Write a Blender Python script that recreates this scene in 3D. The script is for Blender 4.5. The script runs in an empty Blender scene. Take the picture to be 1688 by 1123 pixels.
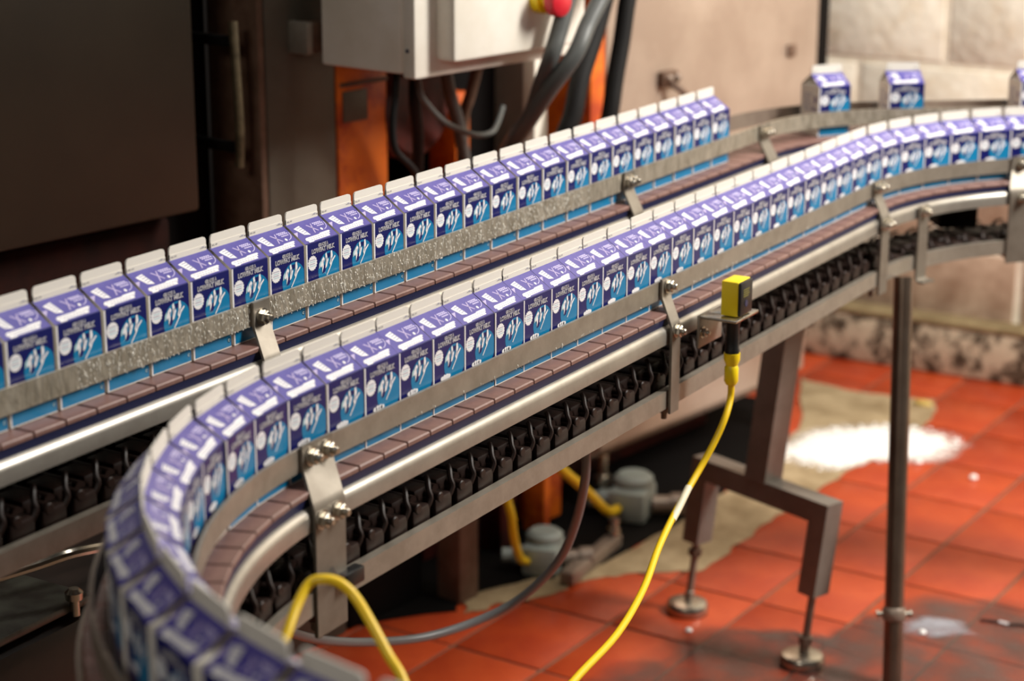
import bpy, bmesh, math, random
from mathutils import Vector, Matrix
random.seed(7)
SC = bpy.context.scene
COL = SC.collection
R = math.radians

# ---------------------------------------------------------------- camera, world, lights, exposure
CAM_H = 1.28
yaw, pitch, roll = R(30.836), R(15.864), R(0.1873)
fw = Vector((-math.sin(yaw) * math.cos(pitch), math.cos(yaw) * math.cos(pitch), -math.sin(pitch)))
r0 = Vector((math.cos(yaw), math.sin(yaw), 0)); u0 = r0.cross(fw)
cr = r0 * math.cos(roll) + u0 * math.sin(roll); cu = -r0 * math.sin(roll) + u0 * math.cos(roll)
cd = bpy.data.cameras.new('camera'); cam = bpy.data.objects.new('camera', cd); COL.objects.link(cam)
cam.matrix_world = Matrix(((cr.x, cu.x, -fw.x, 0), (cr.y, cu.y, -fw.y, 0), (cr.z, cu.z, -fw.z, CAM_H), (0, 0, 0, 1)))
cd.sensor_width = 36; cd.lens = 3251.6 / 1688 * 36; cd.clip_start = 0.05
cd.dof.use_dof = True; cd.dof.focus_distance = 2.02; cd.dof.aperture_fstop = 4.2
SC.camera = cam
w = bpy.data.worlds.new('world'); SC.world = w; w.use_nodes = True
w.node_tree.nodes['Background'].inputs[0].default_value = (1.0, 0.90, 0.78, 1)
w.node_tree.nodes['Background'].inputs[1].default_value = 0.024
def area(name, loc, target, sx, sy, power, col):
    l = bpy.data.lights.new(name, 'AREA'); l.shape = 'RECTANGLE'; l.size = sx; l.size_y = sy; l.energy = power; l.color = col
    o = bpy.data.objects.new(name, l); COL.objects.link(o); o.location = loc
    o.rotation_euler = (Vector(target) - Vector(loc)).to_track_quat('-Z', 'Y').to_euler()
    return o
area('ceiling_or_fill_lamp', (0.85, 3.1, 2.5), (-1.1, 2.5, 0.6), 0.5, 1.2, 112, (1.0, 0.955, 0.89))
area('ceiling_or_fill_lamp', (-0.75, 2.4, 3.0), (-1.0, 2.2, 0.7), 0.3, 1.2, 24, (1.0, 0.955, 0.89))
area('ceiling_or_fill_lamp', (0.5, 3.0, 2.5), (-1.2, 4.2, 0.7), 0.3, 1.2, 52, (1.0, 0.945, 0.86))  # added lamp that brightens the block wall, no known fixture
area('ceiling_or_fill_lamp', (-0.6, -1.1, 2.3), (-0.85, 1.2, 0.75), 0.9, 0.5, 20, (1.0, 0.93, 0.84))  # added fill lamp behind the camera, lifts the near bend and left-hand faces
SC.view_settings.view_transform = 'Standard'; SC.view_settings.look = 'None'
SC.view_settings.exposure = -0.12; SC.view_settings.gamma = 1.0; SC.view_settings.use_curve_mapping = False
SC.cycles.use_denoising = True
SC.cycles.max_bounces = 6

# ---------------------------------------------------------------- materials
def lin(c):
    return tuple(((x / 255) / 12.92 if x / 255 <= 0.04045 else ((x / 255 + 0.055) / 1.055) ** 2.4) for x in c) + (1,)
MATS = {}
def mat(name, rgb, rough=0.5, metal=0.0, var=0.0, rgb2=None, scale=20, bump=0.0, bscale=60, spec=0.5, stretch=None, coat=0.0, rvar=0.0, lo=0.35, hi=0.65):
    if name in MATS: return MATS[name]
    m = bpy.data.materials.new(name); m.use_nodes = True; nt = m.node_tree; b = nt.nodes['Principled BSDF']
    b.inputs['Base Color'].default_value = lin(rgb); b.inputs['Roughness'].default_value = rough
    b.inputs['Metallic'].default_value = metal; b.inputs['Specular IOR Level'].default_value = spec
    b.inputs['Coat Weight'].default_value = coat
    N, L = nt.nodes.new, nt.links.new
    tc = N('ShaderNodeTexCoord'); mp = N('ShaderNodeMapping'); L(tc.outputs['Object'], mp.inputs['Vector'])
    if stretch: mp.inputs['Scale'].default_value = stretch
    if rgb2 or var:
        n = N('ShaderNodeTexNoise'); n.inputs['Scale'].default_value = scale; n.inputs['Detail'].default_value = 5; n.inputs['Roughness'].default_value = 0.65
        L(mp.outputs[0], n.inputs['Vector'])
        cr_ = N('ShaderNodeValToRGB'); cr_.color_ramp.elements[0].position = lo; cr_.color_ramp.elements[1].position = hi
        a = lin(rgb); c2 = lin(rgb2) if rgb2 else tuple(x * (1 - var) for x in a[:3]) + (1,)
        cr_.color_ramp.elements[0].color = a; cr_.color_ramp.elements[1].color = c2
        L(n.outputs['Fac'], cr_.inputs[0]); L(cr_.outputs[0], b.inputs['Base Color'])
        if rvar:
            mr = N('ShaderNodeMapRange'); mr.inputs['To Min'].default_value = rough - rvar; mr.inputs['To Max'].default_value = rough + rvar
            L(n.outputs['Fac'], mr.inputs['Value']); L(mr.outputs[0], b.inputs['Roughness'])
    if bump:
        n2 = N('ShaderNodeTexNoise'); n2.inputs['Scale'].default_value = bscale; n2.inputs['Detail'].default_value = 4
        L(mp.outputs[0], n2.inputs['Vector'])
        bp = N('ShaderNodeBump'); bp.inputs['Strength'].default_value = bump; bp.inputs['Distance'].default_value = 0.004
        L(n2.outputs['Fac'], bp.inputs['Height']); L(bp.outputs[0], b.inputs['Normal'])
    MATS[name] = m
    return m
STEEL = mat('brushed_steel', (160, 152, 140), 0.42, 0.6, rgb2=(142, 134, 122), scale=30, stretch=(1, 1, 1), rvar=0.08)
STEEL_WET = mat('wet_steel', (198, 188, 170), 0.28, 0.55, rgb2=(160, 150, 132), scale=60, bump=0.55, bscale=170, stretch=(1, 1, 0.4))
STEEL_BR = mat('bracket_steel', (136, 129, 118), 0.46, 0.6, rgb2=(122, 114, 103), scale=30)
STEEL_LIP = mat('satin_steel', (172, 167, 158), 0.36, 0.72, rgb2=(158, 152, 143), scale=25)
STEEL_DARK = mat('dull_steel', (148, 134, 120), 0.42, 0.4, rgb2=(128, 112, 100), scale=20)
POLE = mat('pole_steel', (140, 124, 110), 0.26, 0.85, rgb2=(124, 106, 92), scale=20)
STAND = mat('stand_steel', (138, 131, 122), 0.34, 0.35, rgb2=(124, 117, 108), scale=18)
CHROME = mat('bolt_steel', (186, 179, 166), 0.27, 0.95)
BELT = mat('belt_plastic', (128, 96, 89), 0.42, 0.0, rgb2=(112, 82, 75), scale=60)
CHAIN = mat('chain_plastic', (42, 27, 22), 0.48, 0.0, rgb2=(28, 18, 15), scale=60, spec=0.25)
WEAR = mat('blue_wear_strip', (18, 22, 58), 0.45)
NAVY = mat('carton_navy', (13, 19, 88), 0.32, spec=0.5)
VIOLET = mat('carton_violet', (70, 64, 140), 0.34, rgb2=(88, 81, 154), scale=22, spec=0.6)  # roof ink; sheen of the lit roofs is partly put into this violet
TEAL = mat('carton_teal', (0, 112, 158), 0.35)
WHITE = mat('carton_white', (226, 224, 226), 0.45)
CREAM = mat('carton_board', (214, 209, 199), 0.5)
GREYINK = mat('carton_grey_ink', (150, 150, 170), 0.5)
DARKINK = mat('carton_dark_ink', (40, 40, 70), 0.5)
PALEBLUE = mat('carton_pale_blue', (160, 196, 206), 0.45)
YELLOW = mat('yellow_plastic', (236, 206, 10), 0.42)
YCABLE = mat('yellow_cable_jacket', (226, 188, 16), 0.4)
BLACK = mat('black_plastic', (16, 16, 17), 0.4)
RUBBER = mat('black_rubber_hose', (13, 12, 12), 0.6, spec=0.3)
GREYHOSE = mat('grey_hose', (84, 86, 84), 0.42)
DRAIN = mat('drain_hose_grey', (128, 130, 131), 0.32)
ENCL = mat('enclosure_paint', (238, 233, 222), 0.42, rgb2=(226, 219, 204), scale=9)
RED = mat('red_button', (196, 30, 44), 0.35)
ORANGE = mat('orange_paint', (226, 112, 20), 0.5, rgb2=(170, 62, 22), scale=14, lo=0.42, hi=0.62)
RUST = mat('rusty_red_paint', (92, 28, 18), 0.55, rgb2=(46, 16, 12), scale=16)
DARKMETAL = mat('dark_brown_panel', (42, 36, 27), 0.4, 0.5, rgb2=(34, 29, 22), scale=3)
NEARBLACK = mat('near_black', (11, 8, 7), 0.75, spec=0.12)  # near-black for dark parts; also holds gap shade in its colour
GREYPOST = mat('grey_post_steel', (100, 94, 83), 0.5, 0.4, rgb2=(88, 81, 70), scale=6)
CABINET = mat('beige_steel_cabinet', (190, 172, 156), 0.42, 0.45, rgb2=(170, 150, 134), scale=5, rvar=0.06)
BROWN = mat('brown_corroded', (104, 80, 64), 0.6, rgb2=(84, 60, 44), scale=30)
BLOCK = mat('painted_block', (248, 240, 222), 0.7, rgb2=(226, 210, 184), scale=16, bump=0.8, bscale=38, lo=0.45, hi=0.72)
MORTAR = mat('painted_mortar', (250, 242, 224), 0.75, rgb2=(232, 218, 194), scale=18, bump=0.4, bscale=40)
LOWBLOCK = mat('stained_block', (196, 170, 146), 0.75, rgb2=(142, 112, 90), scale=9, bump=0.4, bscale=30)
KERB = mat('mouldy_kerb', (196, 182, 156), 0.8, rgb2=(74, 62, 46), scale=26, bump=0.5, bscale=50, lo=0.45, hi=0.58)
KERBTOP = mat('kerb_cap', (150, 132, 96), 0.75, rgb2=(120, 102, 70), scale=20)
TILE = mat('red_quarry_tile', (188, 76, 36), 0.34, rgb2=(170, 60, 29), scale=10, rvar=0.08, bump=0.12, bscale=40)
TILE2 = mat('red_quarry_tile_dark', (178, 68, 32), 0.32, rgb2=(160, 54, 27), scale=12, rvar=0.08, bump=0.12, bscale=40)
GROUT = mat('grey_grout', (124, 96, 76), 0.7, rgb2=(100, 76, 60), scale=40)
CONCRETE = mat('bare_concrete', (176, 156, 122), 0.7, rgb2=(136, 116, 84), scale=14, bump=0.4, bscale=60)
POWDER = mat('white_powder', (246, 244, 240), 0.8, bump=0.4, bscale=120)
GREYBOX = mat('grey_connector', (140, 148, 142), 0.5)

# ---------------------------------------------------------------- mesh helpers
class MB:
    def __init__(s): s.v = []; s.f = []; s.m = []; s.mats = []
    def mi(s, m):
        if m not in s.mats: s.mats.append(m)
        return s.mats.index(m)
    def add(s, vs, fs, m):
        k = len(s.v); i = s.mi(m); s.v += [tuple(p) for p in vs]
        for f in fs: s.f.append(tuple(k + q for q in f)); s.m.append(i)
    def poly(s, pts, m): s.add(pts, [tuple(range(len(pts)))], m)
    def box(s, a, b, m, M=None):
        (x0, y0, z0), (x1, y1, z1) = a, b
        vs = [Vector(p) for p in ((x0, y0, z0), (x1, y0, z0), (x1, y1, z0), (x0, y1, z0), (x0, y0, z1), (x1, y0, z1), (x1, y1, z1), (x0, y1, z1))]
        if M: vs = [M @ p for p in vs]
        s.add(vs, [(0, 3, 2, 1), (4, 5, 6, 7), (0, 1, 5, 4), (1, 2, 6, 5), (2, 3, 7, 6), (3, 0, 4, 7)], m)
    def cbox(s, a, b, m, c=0.002, M=None):       # chamfered box
        bm = bmesh.new(); bmesh.ops.create_cube(bm, size=1)
        for q in bm.verts: q.co = Vector(((a[i] + b[i]) / 2 + q.co[i] * (b[i] - a[i]) for i in range(3)))
        bmesh.ops.bevel(bm, geom=list(bm.edges), offset=c, segments=2, affect='EDGES', profile=0.5)
        bm.verts.ensure_lookup_table(); bm.verts.index_update()
        s.add([(M @ q.co) if M else q.co for q in bm.verts], [[q.index for q in f.verts] for f in bm.faces], m); bm.free()
    def lathe(s, prof, m, M=None, n=20):          # prof: (radius, height) from bottom to top about local Z
        vs = []; fs = []
        for r_, h in prof:
            for k in range(n):
                a = 2 * math.pi * k / n; vs.append(Vector((r_ * math.cos(a), r_ * math.sin(a), h)))
        for j in range(len(prof) - 1):
            for k in range(n):
                fs.append((j * n + k, j * n + (k + 1) % n, (j + 1) * n + (k + 1) % n, (j + 1) * n + k))
        fs.append(tuple(range(n))[::-1]); fs.append(tuple((len(prof) - 1) * n + k for k in range(n)))
        if M: vs = [M @ p for p in vs]
        s.add(vs, fs, m)
    def tube(s, pts, rad, m, n=10, sub=6):
        P = [Vector(p) for p in pts]; Q = []
        if sub > 1 and len(P) > 2:
            for i in range(len(P) - 1):
                p0, p1, p2, p3 = P[max(i - 1, 0)], P[i], P[i + 1], P[min(i + 2, len(P) - 1)]
                for k in range(sub):
                    t = k / sub
                    Q.append(0.5 * ((2 * p1) + (p2 - p0) * t + (2 * p0 - 5 * p1 + 4 * p2 - p3) * t * t + (3 * p1 - p0 - 3 * p2 + p3) * t ** 3))
            Q.append(P[-1])
        else: Q = P
        T = [(Q[min(i + 1, len(Q) - 1)] - Q[max(i - 1, 0)]).normalized() for i in range(len(Q))]
        up = T[0].orthogonal().normalized(); vs = []; fs = []
        for i, q in enumerate(Q):
            up = (up - T[i] * up.dot(T[i])).normalized(); sd = T[i].cross(up)
            for k in range(n):
                a = 2 * math.pi * k / n; vs.append(q + up * rad * math.cos(a) + sd * rad * math.sin(a))
        for i in range(len(Q) - 1):
            for k in range(n): fs.append((i * n + k, i * n + (k + 1) % n, (i + 1) * n + (k + 1) % n, (i + 1) * n + k))
        fs.append(tuple(range(n))[::-1]); fs.append(tuple((len(Q) - 1) * n + k for k in range(n)))
        s.add(vs, fs, m)
    def build(s, name, parent=None, ang=35, recalc=True):
        me = bpy.data.meshes.new(name); me.from_pydata(s.v, [], s.f)
        for m in s.mats: me.materials.append(m)
        me.polygons.foreach_set('material_index', s.m)
        if recalc:
            bm = bmesh.new(); bm.from_mesh(me); bmesh.ops.recalc_face_normals(bm, faces=bm.faces); bm.to_mesh(me); bm.free()
        if ang:
            me.polygons.foreach_set('use_smooth', [True] * len(me.polygons)); me.set_sharp_from_angle(angle=R(ang))
        me.update()
        o = bpy.data.objects.new(name, me); COL.objects.link(o)
        if parent: put(o, parent)
        return o
def put(o, parent):                               # parent keeping world coordinates
    o.parent = parent; o.matrix_parent_inverse = Matrix.Translation(parent.location).inverted() if parent.rotation_euler.z == 0 else parent.matrix_basis.inverted()
def tag(o, label=None, cat=None, group=None, kind=None):
    for k, v in (('label', label), ('category', cat), ('group', group), ('kind', kind)):
        if v: o[k] = v
    return o
def thing(name, loc, label, cat, group=None, rotz=0):
    o = bpy.data.objects.new(name, None); COL.objects.link(o); o.location = loc; o.rotation_euler = (0, 0, rotz); o.empty_display_size = 0.02
    return tag(o, label, cat, group)
def axisM(origin, z, x=None):                     # matrix whose local Z points along z
    z = Vector(z).normalized(); x = Vector(x) if x else z.orthogonal(); x = (x - z * x.dot(z)).normalized(); y = z.cross(x)
    return Matrix(((x.x, y.x, z.x, origin[0]), (x.y, y.y, z.y, origin[1]), (x.z, y.z, z.z, origin[2]), (0, 0, 0, 1)))
def text2d(body, offset=0.0):
    c = bpy.data.curves.new('text', 'FONT'); c.body = body; c.size = 1; c.offset = offset; c.resolution_u = 2; c.fill_mode = 'FRONT'
    o = bpy.data.objects.new('text', c); COL.objects.link(o)
    dg = bpy.context.evaluated_depsgraph_get(); dg.update()
    me = bpy.data.meshes.new_from_object(o.evaluated_get(dg))
    vs = [(q.co.x, q.co.y) for q in me.vertices]; fs = [tuple(p.vertices) for p in me.polygons]
    bpy.data.objects.remove(o); bpy.data.curves.remove(c); bpy.data.meshes.remove(me)
    return vs, fs
def fit(tx, u0, v0, u1, v1, ref=None):            # scale a text into a u,v box (v grows downwards)
    vs, fs = tx; rv = (ref or tx)[0]
    xs = [p[0] for p in rv]; ys = [p[1] for p in rv]; x0, x1, y0, y1 = min(xs), max(xs), min(ys), max(ys)
    return [(u0 + (x - x0) / (x1 - x0) * (u1 - u0), v1 - (y - y0) / (y1 - y0) * (v1 - v0)) for x, y in vs], fs

# ---------------------------------------------------------------- conveyor paths
class Path:
    """straight and arc pieces; o = offset to the right of travel."""
    def __init__(s): s.seg = []; s.len = 0
    def line(s, a, b):
        a, b = Vector(a), Vector(b); l = (b - a).length; s.seg.append(('l', s.len, l, a, (b - a).normalized())); s.len += l
    def arc(s, c, rad, a0, turn):                 # clockwise (to the right): angle of radius goes from a0 to a0-turn
        l = rad * turn; s.seg.append(('a', s.len, l, Vector(c), rad, a0)); s.len += l
    def at(s, t):
        g = s.seg[0]
        for q in s.seg:
            if t >= q[1]: g = q
        if g[0] == 'l': p = g[3] + g[4] * (t - g[1]); h = g[4]
        else:
            a = g[5] - (t - g[1]) / g[4]; p = g[3] + Vector((math.cos(a), math.sin(a))) * g[4]; h = Vector((math.sin(a), -math.cos(a)))
        return p, h, Vector((h.y, -h.x))
    def pt(s, t, o, z): p, h, n = s.at(t); q = p + n * o; return Vector((q.x, q.y, z))
    def stops(s, t0, t1, step=0.016):
        out = [t0]
        for g in s.seg:
            e = g[1] + g[2]
            if e <= t0 or g[1] >= t1: continue
            a, b = max(t0, g[1]), min(t1, e); n = 1 if g[0] == 'l' else max(2, int((b - a) / step))
            out += [a + (b - a) * k / n for k in range(1, n + 1)]
        return out
def sweep(mb, path, t0, t1, prof, m):
    T = path.stops(t0, t1); n = len(prof); vs = []; fs = []
    for t in T: vs += [path.pt(t, o, z) for o, z in prof]
    for i in range(len(T) - 1):
        for k in range(n): fs.append((i * n + k, i * n + (k + 1) % n, (i + 1) * n + (k + 1) % n, (i + 1) * n + k))
    fs.append(tuple(range(n))[::-1]); fs.append(tuple((len(T) - 1) * n + k for k in range(n)))
    mb.add(vs, fs, m)
ZB2, ZB1 = 0.699, 0.7582
front = Path()
front.line((-0.25, 0.815), (-0.518, 0.815)); front.arc((-0.518, 1.30), 0.485, R(270), R(90))
front.line((-1.003, 1.30), (-1.003, 2.62)); front.arc((-0.518, 2.62), 0.485, R(180), R(90)); front.line((-0.518, 3.105), (-0.3, 3.105))
back = Path()
back.line((-1.184, 0.75), (-1.184, 2.66)); back.arc((-0.878, 2.66), 0.306, R(180), R(52)); back.line((-1.0664, 2.9011), (-0.767, 3.135))
S_NEAR = 0.268; S_STR = S_NEAR + 0.485 * math.pi / 2; S_BEND = S_STR + 1.32; S_END = S_BEND + 0.485 * math.pi / 2
sf = lambda y: S_STR + (y - 1.30)
sb = lambda y: y - 0.75

# ---------------------------------------------------------------- floor, wall
ROT = R(-2.0); TX, TY = 0.1595, 0.204; T0 = Vector((-1.167, 2.949))
ex = Vector((math.cos(ROT), math.sin(ROT))); ey = Vector((-math.sin(ROT), math.cos(ROT)))
mb = MB(); mb.box((-3.6, 0.2, -0.08), (1.6, 4.6, -0.003), GROUT)
floor = tag(mb.build('floor', ang=0), 'red quarry tile floor with grey joints under the conveyors', None, None, 'structure')
def tile_mesh(m):
    b = MB(); g = 0.0030
    b.cbox((-TX / 2 + g, -TY / 2 + g, -0.012), (TX / 2 - g, TY / 2 - g, 0.0), m, 0.0016)
    return b
protos = []
for m in (TILE, TILE2):
    o = tile_mesh(m).build('tile'); protos.append(o)
used = [False, False]
for i in range(-8, 7):
    for j in range(-6, 6):
        c = T0 + ex * (i + 0.5) * TX + ey * (j + 0.5) * TY
        if c.x < -2.15 or c.x > -0.35 or c.y < 1.75 or c.y > 4.16: continue
        k = 0 if random.random() < 0.6 else 1
        o = protos[k] if not used[k] else protos[k].copy()
        if used[k]: COL.objects.link(o)
        used[k] = True
        o.parent = floor; o.location = (c.x, c.y, random.uniform(-0.0006, 0.0002)); o.rotation_euler = (random.uniform(-.002, .002), random.uniform(-.002, .002), ROT)
def ragged(pts, amp, n=5):
    out = []
    for i, p in enumerate(pts):
        q = pts[(i + 1) % len(pts)]; p, q = Vector(p), Vector(q)
        for k in range(n):
            t = k / n; d = amp if k else 0
            out.append(p.lerp(q, t) + Vector((random.uniform(-d, d), random.uniform(-d, d))))
    return out
def slab(name, pts, z, m, amp=0.006, n=5, th=0.0015):
    P = ragged(pts, amp, n); b = MB(); N = len(P)
    b.add([(p.x, p.y, z) for p in P] + [(p.x, p.y, z - th) for p in P], [tuple(range(N))] + [(i, (i + 1) % N, N + (i + 1) % N, N + i) for i in range(N)], m)
    return b
conc = slab('concrete_patch', [(-1.598, 3.93), (-1.478, 3.903), (-1.379, 3.912), (-1.291, 3.935), (-1.265, 3.872), (-1.254, 3.769), (-1.258, 3.586), (-1.277, 3.447), (-1.288, 3.336), (-1.289, 3.239), (-1.305, 3.119), (-1.304, 2.971), (-1.306, 2.819), (-1.365, 2.77), (-1.434, 2.707), (-1.468, 2.65), (-1.468, 2.603), (-1.512, 2.527), (-1.534, 2.522), (-1.529, 2.485), (-1.555, 2.459), (-1.593, 2.513), (-1.531, 2.639), (-1.462, 2.752), (-1.438, 3.006), (-1.438, 3.229), (-1.444, 3.472), (-1.474, 3.634)], 0.0022, CONCRETE).build('concrete_patch', ang=0)
tag(conc, None, None, None, 'structure'); put(conc, floor)

dark_slab = slab('dark_floor_slab', [(-1.70, 2.30), (-1.57, 2.46), (-1.59, 2.52), (-1.531, 2.639), (-1.462, 2.752), (-1.44, 3.0), (-1.442, 3.23), (-1.448, 3.44), (-1.53, 3.60), (-1.62, 3.75), (-2.1, 3.75), (-2.1, 2.30)], 0.0034, NEARBLACK, 0.006, 4, 0.003).build('dark_floor_slab', ang=0)  # flat near-black slab laid over the floor beside the concrete
tag(dark_slab, None, None, None, 'structure'); put(dark_slab, floor)
WY = 4.22
mb = MB(); mb.box((-3.6, WY + 0.0012, 0), (1.6, WY + 0.25, 3.0), MORTAR)
wall = tag(mb.build('wall_far', ang=0), 'cream painted concrete block wall behind the far bend', None, None, 'structure')
bw, bh, g = 0.4, 0.203, 0.016
for zi, z0 in enumerate((0.069, 0.272, 0.475, 0.678, 0.881, 1.084)):
    off = 0.0 if z0 in (0.678, 1.084, 0.272) else 0.2
    for k in range(-3, 4):
        x0 = -1.41 + off + k * 0.4
        if x0 + bw < -2.3 or x0 > -0.5: continue
        b = MB(); m = BLOCK if z0 > 0.35 else LOWBLOCK
        d = random.uniform(-0.0006, 0.0006)
        b.cbox((x0 + g / 2, WY - 0.0012 + d, z0 + g / 2), (x0 + bw - g / 2, WY + 0.02, z0 + bh - g / 2), m, 0.002)
        o = b.build('block'); put(o, wall)
b = MB(); b.cbox((-3.0, 4.13, 0.0), (0.8, 4.24, 0.112), KERB, 0.006); kerb = tag(b.build('baseboard_far'), 'mouldy concrete kerb along the foot of the block wall', None, None, 'structure')
b = MB(); b.cbox((-3.0, 4.127, 0.112), (0.8, 4.2, 0.124), KERBTOP, 0.004); put(b.build('kerb_cap'), kerb)

# ---------------------------------------------------------------- machines behind (frame m along the machine face, n towards the room)
A8 = R(8.7); mv = Vector((math.sin(A8), math.cos(A8), 0)); nv = Vector((mv.y, -mv.x, 0))
MM = Matrix(((mv.x, nv.x, 0, 0), (mv.y, nv.y, 0, 0), (0, 0, 1, 0), (0, 0, 0, 1)))   # local (m, n, z) -> world
def mp(m_, c, z): return MM @ Vector((m_, c, z))
def mthing(name, m_, c, z, label, cat, group=None): return thing(name, mp(m_, c, z), label, cat, group)

t = mthing('machine_cabinet', 3.0, -2.1, 0, 'beige stainless machine cabinet in front of the block wall', 'cabinet')
b = MB(); b.cbox((2.672, -2.45, 0.125), (3.36, -2.0, 1.7), CABINET, 0.006, MM); b.build('body', t)
b = MB(); b.cbox((2.675, -2.44, 0.10), (3.34, -2.03, 0.128), STEEL_DARK, 0.004, MM); b.build('base_frame', t)
for q in (2.72, 3.30):
    b = MB(); b.lathe([(0.028, 0), (0.03, 0.006), (0.024, 0.014), (0.009, 0.02), (0.009, 0.045), (0.016, 0.047), (0.016, 0.06), (0.009, 0.062), (0.009, 0.102)], CHROME, Matrix.Translation(mp(q, -2.03, 0.002))); b.build('foot', t)
b = MB(); b.cbox((3.245, -2.002, 0.772), (3.27, -1.994, 0.795), BROWN, 0.002, MM); b.build('rusty_plate', t)
b = MB()
b.cbox((2.82, -2.002, 0.762), (2.866, -1.985, 0.79), BROWN, 0.004, MM)
for q in (2.832, 2.855): b.lathe([(0.007, 0), (0.007, 0.008), (0.003, 0.012)], STEEL_DARK, axisM(mp(q, -1.986, 0.778), nv), 10)
b.tube([mp(2.842, -1.985, 0.768), mp(2.85, -1.97, 0.757), mp(2.866, -1.968, 0.742), mp(2.872, -1.975, 0.718), mp(2.872, -1.99, 0.70)], 0.006, BROWN)
b.build('latch', t)
b = MB(); b.box((3.375, -2.35, 0.2), (3.43, -2.02, 2.2), NEARBLACK, MM); b.build('gap_shade', t)  # black strip standing for the shaded gap between cabinet and wall

t = mthing('dark_cabinet', 1.2, -2.1, 0, 'large dark brown cabinet panel standing behind the rear carton row', 'cabinet')
b = MB(); b.cbox((0.3, -2.5, 0.715), (1.757, -2.0, 1.8), DARKMETAL, 0.006, MM); b.build('panel', t)
b = MB(); b.cbox((0.3, -2.5, 0.0), (1.756, -2.06, 0.70), mat('dark_rust', (40, 14, 8), 0.8, rgb2=(20, 9, 6), scale=12, spec=0.1), 0.01, MM); b.build('base', t)
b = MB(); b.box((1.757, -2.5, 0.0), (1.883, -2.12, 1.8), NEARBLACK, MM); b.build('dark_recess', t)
b = MB(); b.tube([mp(1.828, -2.0, 0.965), mp(1.826, -1.995, 0.90), mp(1.829, -1.995, 0.82), mp(1.831, -2.0, 0.765)], 0.0065, mat('tarnished_handle', (112, 100, 76), 0.4, 0.5, rgb2=(60, 50, 36), scale=26)); b.cbox((1.823, -2.125, 0.93), (1.833, -2.0, 0.945), NEARBLACK, 0.002, MM); b.cbox((1.823, -2.125, 0.785), (1.833, -2.0, 0.80), NEARBLACK, 0.002, MM); b.build('handle', t)
b = MB(); b.cbox((1.872, -2.1, 0.3), (1.884, -2.0, 1.7), BROWN, 0.002, MM); b.build('edge_strip', t)

t = mthing('steel_post', 1.95, -2.03, 0, 'wide grey steel post between dark cabinet and orange machine', 'post')
b = MB(); b.cbox((1.886, -2.12, 0.0), (2.022, -2.0, 1.8), GREYPOST, 0.004, MM); b.build('column', t)
b = MB(); b.cbox((1.93, -2.0, 0.912), (1.942, -1.962, 0.957), STEEL, 0.002, MM); b.cbox((1.942, -2.0, 0.914), (1.985, -1.965, 0.955), BROWN, 0.003, MM); b.build('mounting_bracket', t)

t = mthing('orange_machine', 2.3, -2.2, 0, 'worn orange machine frame behind the control box and hoses', 'machine')
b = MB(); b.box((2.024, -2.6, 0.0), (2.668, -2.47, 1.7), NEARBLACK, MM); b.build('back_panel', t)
b = MB(); b.cbox((2.026, -2.1, 0.45), (2.132, -2.0, 0.886), ORANGE, 0.006, MM); b.build('orange_cover', t)
b = MB(); b.cbox((2.035, -2.0, 0.80), (2.085, -1.997, 0.845), GREYPOST, 0.001, MM); b.cbox((2.03, -2.0, 0.852), (2.13, -1.997, 0.858), BROWN, 0.001, MM); b.build('paint_patch', t)
b = MB(); b.lathe([(0.072, 0), (0.078, 0.02), (0.078, 0.15), (0.066, 0.165)], RUST, axisM(mp(2.195, -2.16, 0.80), nv), 28); b.build('drum', t)
b = MB(); b.cbox((2.352, -2.12, 0.62), (2.39, -2.06, 0.80), ORANGE, 0.006, MM); b.build('orange_bracket', t)
b = MB(); b.cbox((2.63, -2.1, 0.30), (2.668, -2.0, 1.2), ORANGE, 0.005, MM); b.build('orange_edge', t)
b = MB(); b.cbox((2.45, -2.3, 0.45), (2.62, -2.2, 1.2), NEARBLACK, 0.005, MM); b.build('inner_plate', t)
for (a_, bq, z0, z1, cc, m_) in ((2.215, 2.262, 0.0, 0.5, -1.935, BROWN), (2.42, 2.45, 0.0, 0.5, -2.02, RUST), (2.50, 2.517, 0.02, 0.16, -1.99, ORANGE), (2.53, 2.60, 0.02, 0.17, -2.03, ORANGE), (2.31, 2.40, 0.0, 0.45, -2.1, RUST)):
    b = MB(); b.cbox((a_, cc - 0.05, z0), (bq, cc, z1), m_, 0.004, MM); b.build('frame_post', t)
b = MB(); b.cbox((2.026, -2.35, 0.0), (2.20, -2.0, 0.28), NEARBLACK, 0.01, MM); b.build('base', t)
b = MB(); b.cbox((2.60, -2.3, 0.0), (3.25, -2.16, 0.095), RUST, 0.005, MM); b.build('skirt', t)

# control box
t = mthing('control_box', 2.1, -1.85, 0.9, 'pale grey control box with red emergency stop button', 'control box')
b = MB(); b.cbox((1.95, -1.955, 0.898), (2.30, -1.805, 1.35), ENCL, 0.004, MM); b.build('enclosure', t)
b = MB(); b.cbox((1.953, -1.806, 0.892), (2.295, -1.782, 1.35), ENCL, 0.005, MM); b.lathe([(0.0028, 0), (0.0028, 0.002)], DARKINK, axisM(mp(1.9535, -1.795, 0.93), -mv), 8); b.build('door', t)
b = MB(); b.cbox((1.995, -1.783, 0.914), (2.283, -1.748, 1.35), ENCL, 0.006, MM); b.build('operator_panel', t)
e = MB(); M_ = axisM(mp(2.172, -1.748, 0.985), nv)
e.lathe([(0.019, 0), (0.019, 0.014), (0.012, 0.014), (0.012, 0.02)], YELLOW, M_, 24); eo = e.build('emergency_stop', t)
e = MB(); e.lathe([(0.012, 0.02), (0.012, 0.026), (0.021, 0.028), (0.0225, 0.036), (0.021, 0.044), (0.014, 0.048)], RED, M_, 28); put(e.build('red_button'), eo)
M = lambda L_: [mp(*q) for q in L_]
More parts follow.
